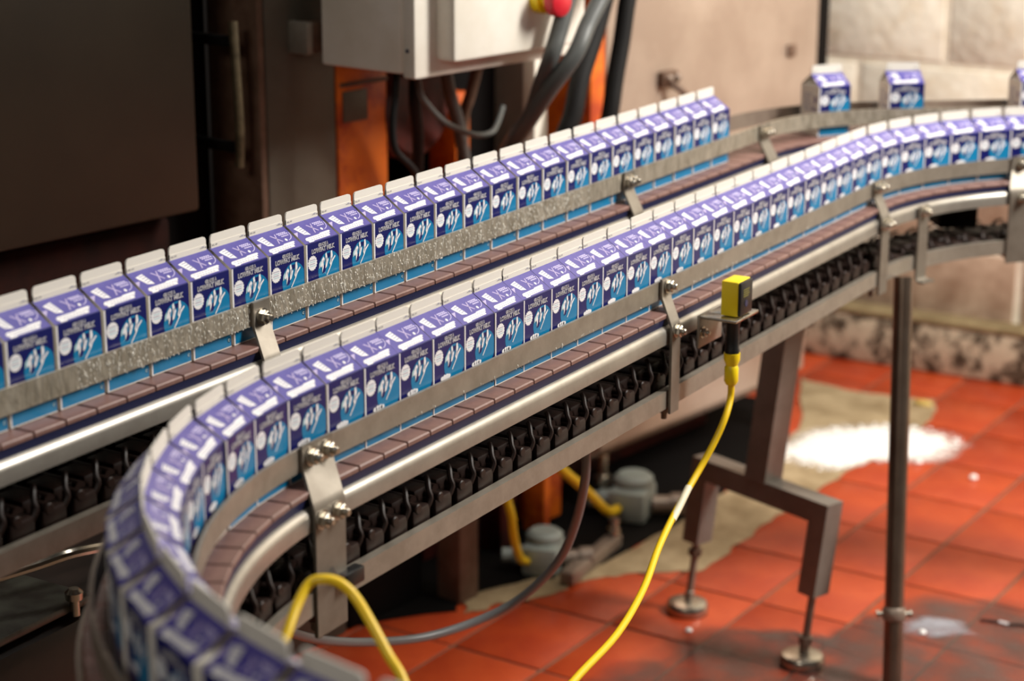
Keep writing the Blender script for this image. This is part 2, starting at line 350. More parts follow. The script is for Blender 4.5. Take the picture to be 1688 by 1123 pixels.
HO = [
 ('grey ribbed hose curving down past the right side of the control box', GREYHOSE, 0.0125, [(2.235, -1.72, 1.06), (2.216, -1.72, 1.016), (2.203, -1.72, 0.983), (2.186, -1.72, 0.943), (2.173, -1.724, 0.906), (2.19, -1.755, 0.862), (2.222, -1.80, 0.809), (2.248, -1.85, 0.769), (2.304, -1.92, 0.72)]),
 ('dark grey hose sweeping diagonally from upper right to below the control box', GREYHOSE, 0.0125, [(2.315, -1.70, 1.06), (2.28, -1.70, 1.012), (2.252, -1.70, 0.979), (2.225, -1.70, 0.948), (2.195, -1.70, 0.908), (2.18, -1.735, 0.855), (2.192, -1.785, 0.80), (2.225, -1.835, 0.762), (2.29, -1.895, 0.703)]),
 ('thick black hose hanging left of the orange strip', RUBBER, 0.016, [(2.50, -1.86, 1.04), (2.489, -1.86, 0.988), (2.474, -1.86, 0.952), (2.450, -1.86, 0.898), (2.416, -1.86, 0.834), (2.399, -1.86, 0.78), (2.386, -1.87, 0.735), (2.375, -1.9, 0.6)]),
 ('thick black hose hanging along the left edge of the beige cabinet', RUBBER, 0.0145, [(2.565, -1.86, 1.04), (2.553, -1.86, 0.983), (2.537, -1.86, 0.947), (2.523, -1.86, 0.882), (2.508, -1.86, 0.827), (2.496, -1.86, 0.771), (2.488, -1.87, 0.715), (2.48, -1.9, 0.6)]),
 ('thin dark cable drooping in a loop under the control box', GREYHOSE, 0.0045, [(2.043, -1.86, 0.895), (2.048, -1.86, 0.859), (2.064, -1.86, 0.838), (2.103, -1.86, 0.807), (2.163, -1.86, 0.782), (2.22, -1.875, 0.775), (2.26, -1.895, 0.783), (2.29, -1.91, 0.802)]),
 ('thin black cable hanging in front of the dark red drum', RUBBER, 0.005, [(2.002, -1.86, 0.896), (1.998, -1.86, 0.856), (1.992, -1.86, 0.823), (1.996, -1.86, 0.784), (2.025, -1.86, 0.757), (2.05, -1.87, 0.738), (2.09, -1.9, 0.70)]),
 ('black cable dropping straight from the underside of the control box', RUBBER, 0.009, [(2.095, -1.91, 0.896), (2.097, -1.915, 0.835), (2.12, -1.93, 0.777), (2.14, -1.95, 0.70)]),
 ('dark grey conduit dropping from the control box beside the black cable', GREYHOSE, 0.010, [(2.166, -1.92, 0.896), (2.186, -1.925, 0.832), (2.226, -1.945, 0.785), (2.296, -1.99, 0.70)]),
 ('brown hose dropping from the rear of the control box', BROWN, 0.009, [(2.273, -1.935, 0.896), (2.262, -1.95, 0.822), (2.268, -1.97, 0.782), (2.30, -2.0, 0.70)]),
]
for lb, m_, rr, pts in HO:
    b = MB(); b.tube(M(pts), rr, m_, 12); tag(b.build('machine_hose'), lb, 'hose', 'hoses around the control box')
b = MB(); b.cbox((2.355, -1.925, 0.35), (2.388, -1.90, 0.95), ENCL, 0.003, MM); tag(b.build('upright_bar'), 'pale upright bar behind the diagonal hose below the control box', 'bar')

# floor level connectors, bar and cables under the conveyors
def connector(m_, cc, z, lab, s=1.0, rz=0.0):
    t = mthing('cable_connector', m_, cc, 0, lab, 'connector')
    M_ = Matrix.Translation(mp(m_, cc, z)) @ Matrix.Rotation(rz, 4, 'Z') @ Matrix.Scale(s, 4)
    b = MB(); b.cbox((-0.03, -0.045, 0.0), (0.03, 0.03, 0.05), GREYBOX, 0.006, M_); b.build('housing', t)
    b = MB(); b.lathe([(0.031, 0.05), (0.031, 0.062), (0.024, 0.068)], GREYBOX, M_, 20); b.build('cap', t)
    b = MB(); b.lathe([(0.016, 0), (0.016, 0.02), (0.012, 0.022), (0.012, 0.04)], GREYBOX, M_ @ axisM((-0.03, -0.01, 0.025), (-1, -0.3, 0)), 16); b.build('cable_gland', t)
    b = MB(); b.lathe([(0.014, 0), (0.014, 0.03), (0.018, 0.03), (0.018, 0.05)], STEEL_DARK, M_ @ axisM((0.03, 0.0, 0.02), (1, 0.4, 0)), 16); b.build('nipple', t)
connector(2.42, -1.925, 0.004, 'grey electrical connector on the floor beside the curved grey hose', 1.0, 0.3)
connector(2.72, -1.96, 0.004, 'grey electrical connector on the floor nearer the steel stand', 1.15, 0.2)
b = MB(); b.tube(M([(2.40, -1.93, 0.215), (2.431, -1.92, 0.191), (2.472, -1.91, 0.153), (2.515, -1.91, 0.117), (2.559, -1.915, 0.080), (2.60, -1.93, 0.052), (2.64, -1.945, 0.036), (2.665, -1.955, 0.031)]), 0.0085, YCABLE); tag(b.build('floor_cable'), 'short yellow cable plugged into the connector nearer the stand', 'cable')
b = MB(); b.tube(M([(2.30, -1.91, 0.17), (2.302, -1.90, 0.138), (2.307, -1.90, 0.105), (2.321, -1.905, 0.075), (2.345, -1.915, 0.045), (2.372, -1.925, 0.03)]), 0.007, YCABLE); tag(b.build('floor_cable'), 'short yellow cable plugged into the connector beside the grey hose', 'cable')
t = mthing('floor_clamp_bar', 2.48, -1.87, 0, 'steel bar with end bolt lying on the floor by the connectors', 'bar')
b = MB(); M_ = Matrix.Translation((-1.475, 2.735, 0.0045)) @ Matrix.Rotation(R(94), 4, 'Z'); b.cbox((-0.10, -0.013, 0), (0.10, 0.013, 0.022), STEEL_DARK, 0.003, M_); b.build('bar', t)
b = MB(); b.lathe([(0.012, 0), (0.012, 0.012), (0.008, 0.012), (0.008, 0.03)], CHROME, M_ @ axisM((0.09, 0.0, 0.022), (0.2, 0, 1)), 12); b.build('bolt', t)

# ---------------------------------------------------------------- conveyors
def hexbolt(b, M_, s=1.0):
    b.lathe([(0.0088 * s, 0), (0.0088 * s, 0.0014 * s)], CHROME, M_, 18)
    b.lathe([(0.0066 * s, 0.0014 * s), (0.0069 * s, 0.003 * s), (0.0069 * s, 0.0064 * s), (0.006 * s, 0.0072 * s)], CHROME, M_, 6)
    b.lathe([(0.0036 * s, 0.0072 * s), (0.0036 * s, 0.0112 * s), (0.0028 * s, 0.0122 * s)], CHROME, M_, 12)
def bracket(path, t, prof, bolts, parent, name='rail_bracket', th=0.003, m=STEEL_BR):
    """prof: (offset, height, half width, shift along) from top to bottom"""
    b = MB(); p, h, n = path.at(t); H3 = Vector((h.x, h.y, 0)); N3 = Vector((n.x, n.y, 0)); P3 = Vector((p.x, p.y, 0))
    vs = []; fs = []
    for i, (o, z, hw, sh) in enumerate(prof):
        a = prof[max(i - 1, 0)]; c = prof[min(i + 1, len(prof) - 1)]
        tx, tz = c[0] - a[0], c[1] - a[1]; l = math.hypot(tx, tz); nx, nz = -tz / l, tx / l
        for sd in (-1, 1):
            for q in (0, 1): vs.append(P3 + N3 * (o + nx * th * q) + H3 * (sh + sd * hw) + Vector((0, 0, z + nz * th * q)))
    for i in range(len(prof) - 1):
        k = i * 4
        fs += [(k, k + 2, k + 6, k + 4), (k + 1, k + 5, k + 7, k + 3), (k, k + 4, k + 5, k + 1), (k + 2, k + 3, k + 7, k + 6)]
    k = (len(prof) - 1) * 4; fs += [(0, 1, 3, 2), (k, k + 2, k + 3, k + 1)]
    b.add(vs, fs, m); o_ = b.build(name, parent, ang=30)
    for (o, z, sh, s) in bolts:
        q = MB(); hexbolt(q, axisM(P3 + N3 * o + H3 * sh + Vector((0, 0, z)), N3, (0.3, 0.2, 1)), s); put(q.build('bolt'), o_)
    return o_
def drops(path, ta, tb, o, z0, z1, n, seed, size=1.0):
    rd = random.Random(seed); b = MB()
    for i in range(n):
        t = rd.uniform(ta, tb)
        edge = rd.random() < 0.16
        z = (z0 + rd.uniform(-0.0012, 0.001)) if edge else rd.uniform(z0 + 0.001, z1 - 0.001)
        w_ = rd.uniform(0.0004, 0.0010) * size; hh = w_ * (rd.uniform(0.9, 1.5) if edge else rd.uniform(1.2, 4.2)); dp = w_ * 0.7
        p, h, nn = path.at(t); C = path.pt(t, o, z); H3 = Vector((h.x, h.y, 0)); N3 = Vector((nn.x, nn.y, 0)); Z3 = Vector((0, 0, 1)); vs = []; fs = []
        for lv, rr in ((0.0, 1.0), (0.7, 0.72)):
            for k in range(6):
                a = k * math.pi / 3; vs.append(C + H3 * w_ * rr * math.cos(a) + Z3 * hh * rr * math.sin(a) + N3 * dp * lv)
        vs.append(C + N3 * dp)
        for k in range(6): fs += [(k, (k + 1) % 6, 6 + (k + 1) % 6, 6 + k), (6 + k, 6 + (k + 1) % 6, 12)]
        b.add(vs, fs, WATER)
    return b
WATER = mat('water_drops', (244, 240, 228), 0.05, 0.0, spec=1.0)
WATER.node_tree.nodes['Principled BSDF'].inputs['Transmission Weight'].default_value = 0.35

def conveyor(path, zb, label, t_end_in, t_end_out, t0, lip_o, rail_mat):
    p, _, _ = path.at(t0 + 0.5)
    root = thing('carton_conveyor', (p.x, p.y, 0), label, 'conveyor', 'milk carton conveyors')
    d = zb - 0.699
    def part(name, t1, profs, m):
        b = MB()
        for pr in profs: sweep(b, path, t0, t1, [(o, z + d) for o, z in pr], m)
        return b.build(name, root, ang=50)
    lipp = lambda s: [(s * .0400, .672), (s * .0400, .682), (s * .0410, .6850), (s * .0440, .6864), (s * .0490, .6850), (s * .0520, .682), (s * .0530, .6775), (s * .0530, .6655), (s * .0490, .6655), (s * .0490, .672)]
    plain = [(-.0535, .662), (-.0535, .688), (-.0505, .688), (-.0505, .662)]
    low = lambda s: [(s * .0495, .5894), (s * .0495, .6080), (s * .045, .6080), (s * .045, .6104), (s * .0540, .6104), (s * .0540, .5894)]
    RZ0, RZ1 = (.7105, .7318) if path is front else (.7148, .7378)
    gr = lambda o: [(o, RZ0), (o, RZ1), (o + 0.0032, RZ1), (o + 0.0032, RZ0)]
    rail = part('guide_rail', t_end_out if path is front else t_end_out, [gr(0.0295)], rail_mat)
    part('guide_rail', t_end_out, [gr(-0.0425)], STEEL_DARK)  # outer rail in darker steel, its back-lit shade put into the colour
    part('side_rail', t_end_in, [lipp(1)], STEEL_LIP)
    part('side_rail', t_end_out, [plain], STEEL_DARK)
    part('wear_strip', t_end_in, [[(.0425, .684), (.0425, .694), (.0470, .694), (.0470, .684)]], WEAR)
    part('lower_rail', t_end_in, [low(1)], STEEL)
    part('lower_rail', t_end_out, [low(-1)], STEEL)
    part('chain_track', t_end_out, [[(.028, .682), (.028, .693), (.034, .693), (.034, .682)], [(-.034, .682), (-.034, .693), (-.028, .693), (-.028, .682)]], NEARBLACK)
    part('return_track', t_end_out, [[(.036, .5955), (.036, .5975), (.0497, .5975), (.0497, .5955)], [(-.0497, .5955), (-.0497, .5975), (-.036, .5975), (-.036, .5955)]], STEEL_DARK)
    return root, rail, d
PITCH = 0.0381
def link_mesh(taper):
    b = MB(); hw, hl = 0.0485, PITCH / 2 - 0.0011; k = taper
    def q(x, y): return (x, y * (1 - k * x / 0.05))
    out = [q(hw, -hl), q(hw, hl), q(-hw, hl), q(-hw, -hl)]
    ins = [q(hw - .0012, -hl + .0012), q(hw - .0012, hl - .0012), q(-hw + .0012, hl - .0012), q(-hw + .0012, -hl + .0012)]
    vs = [(x, y, 0) for x, y in ins] + [(x, y, -0.0012) for x, y in out] + [(x, y, -0.0045) for x, y in out]
    fs = [(0, 1, 2, 3)] + [(i, 4 + i, 4 + (i + 1) % 4, (i + 1) % 4) for i in range(4)] + [(4 + i, 8 + i, 8 + (i + 1) % 4, 4 + (i + 1) % 4) for i in range(4)] + [(11, 10, 9, 8)]
    b.add(vs, fs, BELT)
    b.cbox((-0.02, -0.012, -0.016), (0.02, 0.012, -0.0045), CHAIN, 0.002)
    return b
def return_mesh():
    b = MB(); hl = PITCH / 2 - 0.001
    b.box((-0.047, -hl, -0.0045), (0.047, hl, 0.0), CHAIN)
    for sx in (1, -1):                                              # guide tabs, hooks and knuckles
        xa, xb = sorted((sx * 0.026, sx * 0.0425))
        b.cbox((xa, -0.0168, 0.0), (xb, 0.0125, 0.0225), CHAIN, 0.003)
        b.tube([(sx * 0.040, 0.010, 0.018), (sx * 0.041, 0.015, 0.026), (sx * 0.038, 0.0155, 0.033), (sx * 0.034, 0.020, 0.040), (sx * 0.030, 0.024, 0.042)], 0.0028, CHAIN, 8, 3)
        b.lathe([(0.0042, -0.0095), (0.0052, -0.0085), (0.0052, 0.0085), (0.0042, 0.0095)], CHAIN, axisM((sx * 0.034, -0.009, 0.0225), (1, 0, 0)), 12)
    b.cbox((-0.018, -0.016, 0.0), (0.018, 0.010, 0.026), CHAIN, 0.004)
    b.lathe([(0.0075, -0.022), (0.0075, 0.022)], CHAIN, axisM((0, 0.012, 0.018), (1, 0, 0)), 12)
    return b
LINKS = [link_mesh(0).build('belt_link'), link_mesh(0.10).build('belt_link'), return_mesh().build('return_link')]
first = [True, True, True]
def place_links(root, path, t0, t1, z, kind, phase=0.0, z_is_top=True):
    t = t0 + phase
    while t < t1:
        p, h, n = path.at(t); curved = any(g[0] == 'a' and g[1] <= t <= g[1] + g[2] for g in path.seg)
        k = (1 if curved else 0) if kind == 'belt' else 2
        o = LINKS[k] if first[k] else LINKS[k].copy()
        if not first[k]: COL.objects.link(o)
        first[k] = False
        o.parent = root; a = math.atan2(n.y, n.x)
        o.location = (p.x - root.location.x, p.y - root.location.y, z); o.rotation_euler = (0, 0, a)
        if kind == 'ret' and path is front and t > S_BEND + 0.02: o.scale = (1, 1, 0.5)
        t += PITCH
fc, frail, fd = conveyor(front, ZB2, 'front carton conveyor, lower line with both bends and yellow sensor', S_END + 0.2, S_END + 0.2, 0.0, 0, STEEL)
bc, brail, bd = conveyor(back, ZB1, 'rear carton conveyor with wet dripping guide rail behind the front line', sb(2.80), back.len, 0.0, 0, STEEL_WET)
place_links(fc, front, 0.02, S_END + 0.08, ZB2, 'belt', 0.0)
place_links(bc, back, 0.12, back.len - 0.02, ZB1, 'belt', 0.012)
place_links(fc, front, S_NEAR + 0.1, S_END, 0.6022, 'ret', 0.01)
place_links(bc, back, 0.14, 0.14 + 16 * PITCH, 0.6022 + bd, 'ret', 0.0)
# brackets of the front conveyor
def std(hw, hw2, top=.737, bot=.588, d=0.0, sh=-.012):
    return [(o, z + d, w_, q) for o, z, w_, q in ((.0335, top, hw, 0), (.0335, .716, hw, 0), (.035, .711, hw, 0), (.0535, .690, hw2, sh), (.0555, .684, hw2, sh), (.0556, .676, hw2, sh), (.0556, bot, hw2, sh))]
L1, L2 = .0367, .0588
bracket(front, sf(1.293), std(.022, .022, .7345, .568, 0, -.014), [(L1, .7225, -.010, 1.0), (L1, .7225, .013, 1.0), (L2, .6745, -.027, 1.0), (L2, .6755, -.004, 1.0)], fc)
bracket(front, sf(1.962), std(.0105, .0105, .735, .583, 0, -.016), [(L1, .7255, .003, 1.0), (L2, .680, -.0165, 1.0)], fc)
bracket(front, sf(2.634), std(.014, .014, .735, .576, 0, -.018), [(L1, .7245, -.006, 1.0), (L1, .7245, .009, 1.0), (L2, .678, -.028, 1.0), (L2, .678, -.014, 1.0)], fc)
bracket(front, sf(2.748), [(.0556, .685, .012, 0), (.0556, .64, .012, 0), (.0556, .576, .012, 0), (.062, .571, .014, 0), (.073, .571, .014, 0)], [(L2, .676, 0, 1.0)], fc)
bracket(front, sf(2.985), std(.020, .020, .735, .576), [(L1, .7225, -.004, 1.0), (L2, .675, -.012, 1.0)], fc)
for y_ in (1.272, 1.945, 2.60, 2.96):
    b = MB(); P_ = front.pt(sf(y_), 0.046, 0.5894 if y_ > 1.5 else 0.576); b.lathe([(0.0035, -0.016), (0.0035, -0.008), (0.0068, -0.008), (0.0068, 0.0), (0.009, 0.0), (0.009, 0.0015)], STEEL_DARK, Matrix.Translation(P_), 10); b.build('hanger_bolt', fc)
    b = MB(); a_, h_, n_ = front.at(sf(y_)); M_ = axisM(front.pt(sf(y_), 0, 0.5945), (0, 0, 1), (n_.x, n_.y, 0)); b.cbox((-0.0495, -0.012, -0.010), (0.0490, 0.012, 0.0), STEEL_DARK, 0.002, M_); b.build('cross_bar', fc)
b = MB(); P_ = axisM(front.pt(sf(2.90), -0.02, 0.655), (0, 0, 1), (0.8, 0.6, 0)); b.cbox((-0.03, -0.03, -0.03), (0.03, 0.03, 0.022), NEARBLACK, 0.003, P_); b.build('spacer_block', fc)
for y_, hw in ((1.452, .0125), (2.215, .013), (2.642, .016)):
    bl = [(L1, .7225 + bd, 0.0, 1.0), (L2, .678 + bd, -.012, 1.0)] if y_ < 2 else [(L1, .7265 + bd, -.007, 1.0), (L1, .7265 + bd, .007, 1.0), (L2, .678 + bd, -.012, 1.0)]
    bracket(back, sb(y_), std(hw, hw, .7385, .59, bd), bl, bc)
b = drops(back, sb(1.2), sb(2.12), .0328, .7148 + bd, .7378 + bd, 1250, 3, 0.9); w_ = b.build('water_drops', ang=60); put(w_, bc); w_['kind'] = 'stuff'
b = drops(front, sf(1.45), sf(2.4), .0328, .7103, .7135, 60, 5, 0.9); w_ = b.build('water_drops', ang=60); put(w_, fc); w_['kind'] = 'stuff'

# ---------------------------------------------------------------- milk cartons
W2, D2, HB, HG, HF = 0.0277, 0.0262, 0.0751, 0.0176, 0.0125
T_GRADE, T_LOW, T_LOWB, T_GRADEB, T_SELL = text2d('GRADE A', -0.012), text2d('LOWFAT MILK', -0.012), text2d('LOWFAT MILK', 0.05), text2d('GRADE A', 0.05), text2d('SELL BY')
def circ(cu_, cv, ru, rv, n=24, a0=0, a1=360): return [(cu_ + ru * math.cos(R(a0 + (a1 - a0) * k / n)), cv + rv * math.sin(R(a0 + (a1 - a0) * k / n))) for k in range(n + (1 if a1 - a0 < 360 else 0))]
def burst(cu_, cv, ru, rv, n=16): return [(cu_ + (ru if k % 2 else ru * .86) * math.cos(math.pi * k / n), cv + (rv if k % 2 else rv * .86) * math.sin(math.pi * k / n)) for k in range(2 * n)]
def rect(u0_, v0, u1, v1): return [(u0_, v0), (u1, v0), (u1, v1), (u0_, v1)]
AS = 2 * W2 / HB                                  # width / height of the front panel
def clipped_disc():
    P = [(min(u, 0.985), v) for u, v in circ(0.70, 0.70, 0.40, 0.40 * AS, 40)]
    return P
def clipped_disc():
    return [(min(u, 0.985), v) for u, v in circ(0.68, 0.42, 0.335, 0.335 * AS, 40)]
V_ = lambda v: .18 + (v - .3) * .52               # figures sit between the title and the rail
front_art = [(1, rect(0.0, 0, 0.032, 1), WHITE), (1, rect(0.032, .985, 1, 1), CREAM), (1, clipped_disc(), TEAL),
             (2, rect(0.032, .80, .985, .985), TEAL), (2, burst(.175, .27, .145, .145 * AS), WHITE),
             (2, circ(.93, .90, .045, .045 * AS, 16), DARKINK), (3, circ(.93, .90, .028, .028 * AS, 14), PALEBLUE), (4, circ(.935, .90, .015, .015 * AS, 10), DARKINK)]
for k in range(4): front_art.append((3, rect(.085 + .01 * (k % 2), .222 + k * .027, .265 - .012 * (k % 3), .232 + k * .027), PALEBLUE if k % 2 else GREYINK))
# three leaping white figures with dark shadows, and a scalloped cloud
for (pts, m_, ly) in (
    ([(.43, .44), (.50, .36), (.545, .44), (.50, .56), (.50, .68), (.44, .84), (.45, .62), (.40, .68), (.38, .62)], WHITE, 4),
    ([(.57, .30), (.62, .26), (.645, .40), (.63, .50), (.67, .44), (.69, .50), (.62, .70), (.56, .74), (.585, .52)], WHITE, 4),
    ([(.78, .26), (.83, .24), (.855, .40), (.82, .54), (.94, .42), (.96, .46), (.84, .60), (.80, .70), (.62, .98), (.60, .96), (.76, .70), (.73, .62), (.77, .50)], WHITE, 4),
    ([(.33, .54), (.39, .46), (.41, .54), (.36, .66), (.32, .70)], PALEBLUE, 4), ([(.48, .66), (.56, .62), (.60, .72), (.54, .86), (.46, .88)], NAVY, 3),
    ([(.595, .42), (.625, .40), (.62, .56), (.60, .62)], GREYINK, 5), ([(.65, .30), (.77, .30), (.75, .42), (.69, .46)], NAVY, 3), ([(.47, .48), (.51, .46), (.49, .58)], GREYINK, 5),
    ([(.79, .48), (.82, .46), (.81, .58), (.77, .64)], GREYINK, 5)):
    front_art.append((ly, [(.61 + (u - .63) * .80, V_(.57 + (v - .57) * .86)) for u, v in pts], m_))
for q in (.28, .35, .43, .49): front_art.append((3, circ(q, .565, .055, .055 * AS * (1 if q in (.35, .43) else .7), 14), WHITE))
LILAC = mat('carton_lilac', (178, 166, 204), 0.36, spec=0.6)
roof_art = [(1, [(.0, 0), (1, 0), (1, .08), (.7, .09), (.42, .15), (.18, .32), (0, .62)], LILAC),
            (1, rect(0, .96, 1, 1), NAVY), (2, [(.10, .26), (.29, .20), (.36, .66), (.21, .60)], WHITE)]
for k in range(4): roof_art.append((3, [(.165 + .02 * k, .28 + .085 * k), (.30 + .015 * k, .255 + .08 * k), (.305 + .015 * k, .285 + .08 * k), (.17 + .02 * k, .31 + .085 * k)], GREYINK))
roof_art += [(2, [(.46, .26), (.49, .25), (.66, .58), (.635, .60)], LILAC), (2, [(.60, .24), (.625, .24), (.53, .64), (.50, .64)], LILAC), (2, circ(.755, .565, .03, .055, 10), WHITE)]
for k, (a_, b_, c_) in enumerate(((.66, .92, .24), (.68, .95, .30), (.72, .93, .38))):
    n_ = 5
    for j in range(n_): roof_art.append((2, rect(a_ + (b_ - a_) * j / n_, c_, a_ + (b_ - a_) * (j + .72) / n_, c_ + .045), mat('carton_pale_lilac', (198, 190, 224), 0.4)))
arc_o, arc_i = circ(.78, .36, .20, .26, 12, -10, 80), circ(.78, .36, .185, .24, 12, -10, 80)
roof_art.append((2, arc_o + arc_i[::-1], mat('carton_pale_lilac', (198, 190, 224), 0.4)))
roof_art.append((2, [(.12, .78), (.16, .74), (.58, .73), (.60, .70), (.88, .69), (.90, .74), (.85, .76), (.85, .82), (.80, .83), (.80, .91), (.30, .92), (.28, .95), (.14, .95), (.15, .88), (.11, .85)], WHITE))
for k in range(9): roof_art.append((3, rect(.19 + k * .072, .785, .245 + k * .072 - (.01 if k % 3 == 0 else 0), .805), GREYINK))
for k in range(7): roof_art.append((3, rect(.24 + k * .07, .86, .29 + k * .07, .885), GREYINK))
def carton_mesh():
    b = MB(); zr = HB + HG
    E_ = lambda sx, sy: (sx * D2, sy * W2, HB)
    A_ = lambda sx, sy: (sx * D2, sy * W2, 0)
    for sx in (1, -1):
        b.poly([A_(sx, -1), A_(sx, 1), E_(sx, 1), E_(sx, -1)], NAVY)
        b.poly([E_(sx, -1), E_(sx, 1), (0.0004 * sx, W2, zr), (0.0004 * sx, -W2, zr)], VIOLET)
    for sy in (1, -1):
        b.poly([A_(-1, sy), A_(1, sy), E_(1, sy), E_(-1, sy)], CREAM)
        P_ = (0, sy * (W2 - 0.017), zr - 0.003)
        b.poly([E_(1, sy), E_(-1, sy), P_], CREAM); b.poly([E_(1, sy), P_, (0, sy * W2, zr)], CREAM); b.poly([E_(-1, sy), P_, (0, sy * W2, zr)], CREAM)
    b.poly([A_(-1, -1), A_(-1, 1), A_(1, 1), A_(1, -1)], CREAM)
    eps = 0.00013
    sl = math.hypot(D2, HG); nrm = (HG / sl, D2 / sl)
    for sx in (1, -1):
        F = lambda u, v, l: (sx * (D2 + eps * l), sx * (-W2 + 2 * W2 * u), HB * (1 - v))
        Rf = lambda u, v, l: (sx * (D2 * v + nrm[0] * eps * l), sx * (-W2 + 2 * W2 * u), zr - HG * v + nrm[1] * eps * l)
        for l, pts, m_ in front_art: b.poly([F(u, v, l) for u, v in pts], m_)
        for l, pts, m_ in roof_art: b.poly([Rf(u, v, l) for u, v in pts], m_)
        for tx, bx_, m_, l, ref in ((T_GRADEB, (.36, .028, .66, .074), WHITE, 3, None), (T_GRADE, (.37, .033, .65, .069), DARKINK, 4, None),
                                    (T_LOWB, (.16, .082, .86, .148), WHITE, 3, None), (T_LOW, (.17, .089, .85, .141), DARKINK, 4, None)):
            vs, fs = fit(tx, *bx_); b.add([F(u, v, l) for u, v in vs], fs, m_)
    for sy in (1, -1):                              # information panels on the sides
        S_ = lambda u, v, l: (-sy * (-D2 + 2 * D2 * u), sy * (W2 + eps * l), HB * (1 - v))
        for k in range(7): b.poly([S_(u, v, 1) for u, v in rect(.16, .16 + k * .055, .62 - .05 * (k % 3), .182 + k * .055)], GREYINK)
        for pts in ([(.70, .22), (.84, .18), (.88, .32), (.74, .36)], [(.62, .42), (.76, .40), (.74, .52), (.64, .50)], [(.80, .46), (.92, .44), (.86, .60)], [(.22, .66), (.50, .64), (.54, .80), (.24, .82)], [(.66, .70), (.82, .66), (.80, .84)]):
            b.poly([S_(u, v, 1) for u, v in pts], mat('carton_mauve_ink', (120, 104, 140), 0.5))
    return b.build('milk_carton', ang=0, recalc=False)
def seal_mesh():
    b = MB(); zr = HB + HG; hw = W2 * 0.952; th = 0.0008; rc = 0.0038
    out = [(-hw, zr - 0.0015), (hw, zr - 0.0015)] + [(hw - rc + rc * math.cos(R(a)), zr + HF - rc + rc * math.sin(R(a))) for a in (0, 30, 60, 90)] + [(-hw + rc + rc * math.cos(R(a)), zr + HF - rc + rc * math.sin(R(a))) for a in (90, 120, 150, 180)]
    N = len(out)
    b.add([(th, y, z) for y, z in out] + [(-th, y, z) for y, z in out], [tuple(range(N)), tuple(range(2 * N - 1, N - 1, -1))] + [(i, N + i, N + (i + 1) % N, (i + 1) % N) for i in range(N)], CREAM)
    b.box((-0.0013, -hw, zr - 0.001), (0.0013, hw, zr + 0.0046), CREAM)
    for sx in (1, -1):
        Q = lambda y, z: (sx * 0.00145, sx * y, zr + z)
        vs, fs = fit(T_SELL, 0, 0, 1, 1); b.add([Q(-hw + 0.001 + 0.0085 * u, 0.0014 + 0.0016 * (1 - v)) for u, v in vs], fs, DARKINK)
        b.poly([Q(hw * .62, 0.0022), Q(hw * .88, 0.0022), Q(hw * .88, 0.0026), Q(hw * .62, 0.0026)], DARKINK)
        b.poly([Q(hw * .72, 0.0030), Q(hw * .86, 0.0030), Q(hw * .86, 0.0038), Q(hw * .72, 0.0038)], GREYINK)
        b.poly([Q(hw * .92, 0.0016), Q(hw * .97, 0.0016), Q(hw * .97, 0.0028), Q(hw * .92, 0.0028)], DARKINK)
    return b.build('top_seal', ang=0, recalc=True)
C0 = carton_mesh(); S0 = seal_mesh(); S0.parent = C0
fresh = [True]
def carton(path, t, zb, label, group, jit=0.35, do=0.0):
    p, h, n = path.at(t)
    if fresh[0]: o, s_ = C0, S0; fresh[0] = False
    else:
        o = C0.copy(); COL.objects.link(o); s_ = S0.copy(); COL.objects.link(s_); s_.parent = o
    q = path.pt(t, do + random.uniform(-.0003, .0003), zb + 0.0003); o.location = q
    o.rotation_euler = (0, 0, math.atan2(n.y, n.x) + R(random.uniform(-jit, jit)))
    tag(o, label, 'milk carton', group)
def ordn(k): return f"{k}{'th' if 10 <= k % 100 <= 20 else {1: 'st', 2: 'nd', 3: 'rd'}.get(k % 10, 'th')}"
G1, G2 = 'milk cartons on the rear conveyor', 'milk cartons on the front conveyor'
for i in range(-2, 23):
    k = 23 - i
    lab = 'blue lowfat milk carton in the packed rear row, ' + ('last one before the empty belt' if k == 1 else f'{ordn(k)} counted from its right-hand end')
    carton(back, sb(1.1831 + 0.059 * (i + 0.5)), ZB1, lab, G1)
for t, lab in ((sb(2.66) + 0.306 * R(34), 'lone milk carton on the rear bend, nearer the packed rear row'), (sb(2.66) + 0.306 * R(52) + 0.030, 'lone milk carton on the rear bend in front of the block wall'), (sb(2.66) + 0.306 * R(52) + 0.240, 'milk carton on the rear conveyor cut by the right edge of the picture')):
    carton(back, t, ZB1, lab, G1, 2.0)
for i in range(0, 23):
    c = 1.3229 + 0.056 * (i + 0.5)
    carton(front, sf(c), ZB2, f'blue lowfat milk carton in the straight front row, {ordn(i + 1)} right of the big near bracket', G2)
ARC = 0.0592
for k in range(1, 9):
    carton(front, sf(1.3229 + 0.056 * 23) - 0.002 + ARC * (k - 0.5), ZB2, f"blue lowfat milk carton on the front line's far bend, {ordn(k)} past the straight row", G2, 0.8)
gap = sf(1.3229)
for k in range(1, 17):
    st = 0.0586 if k <= 6 else 0.0626
    carton(front, gap - st / 2, ZB2, f'blue lowfat milk carton on the near bend, {ordn(k)} left of the big near bracket', G2, 0.8, -0.002 if k > 3 else 0)
    gap -= st

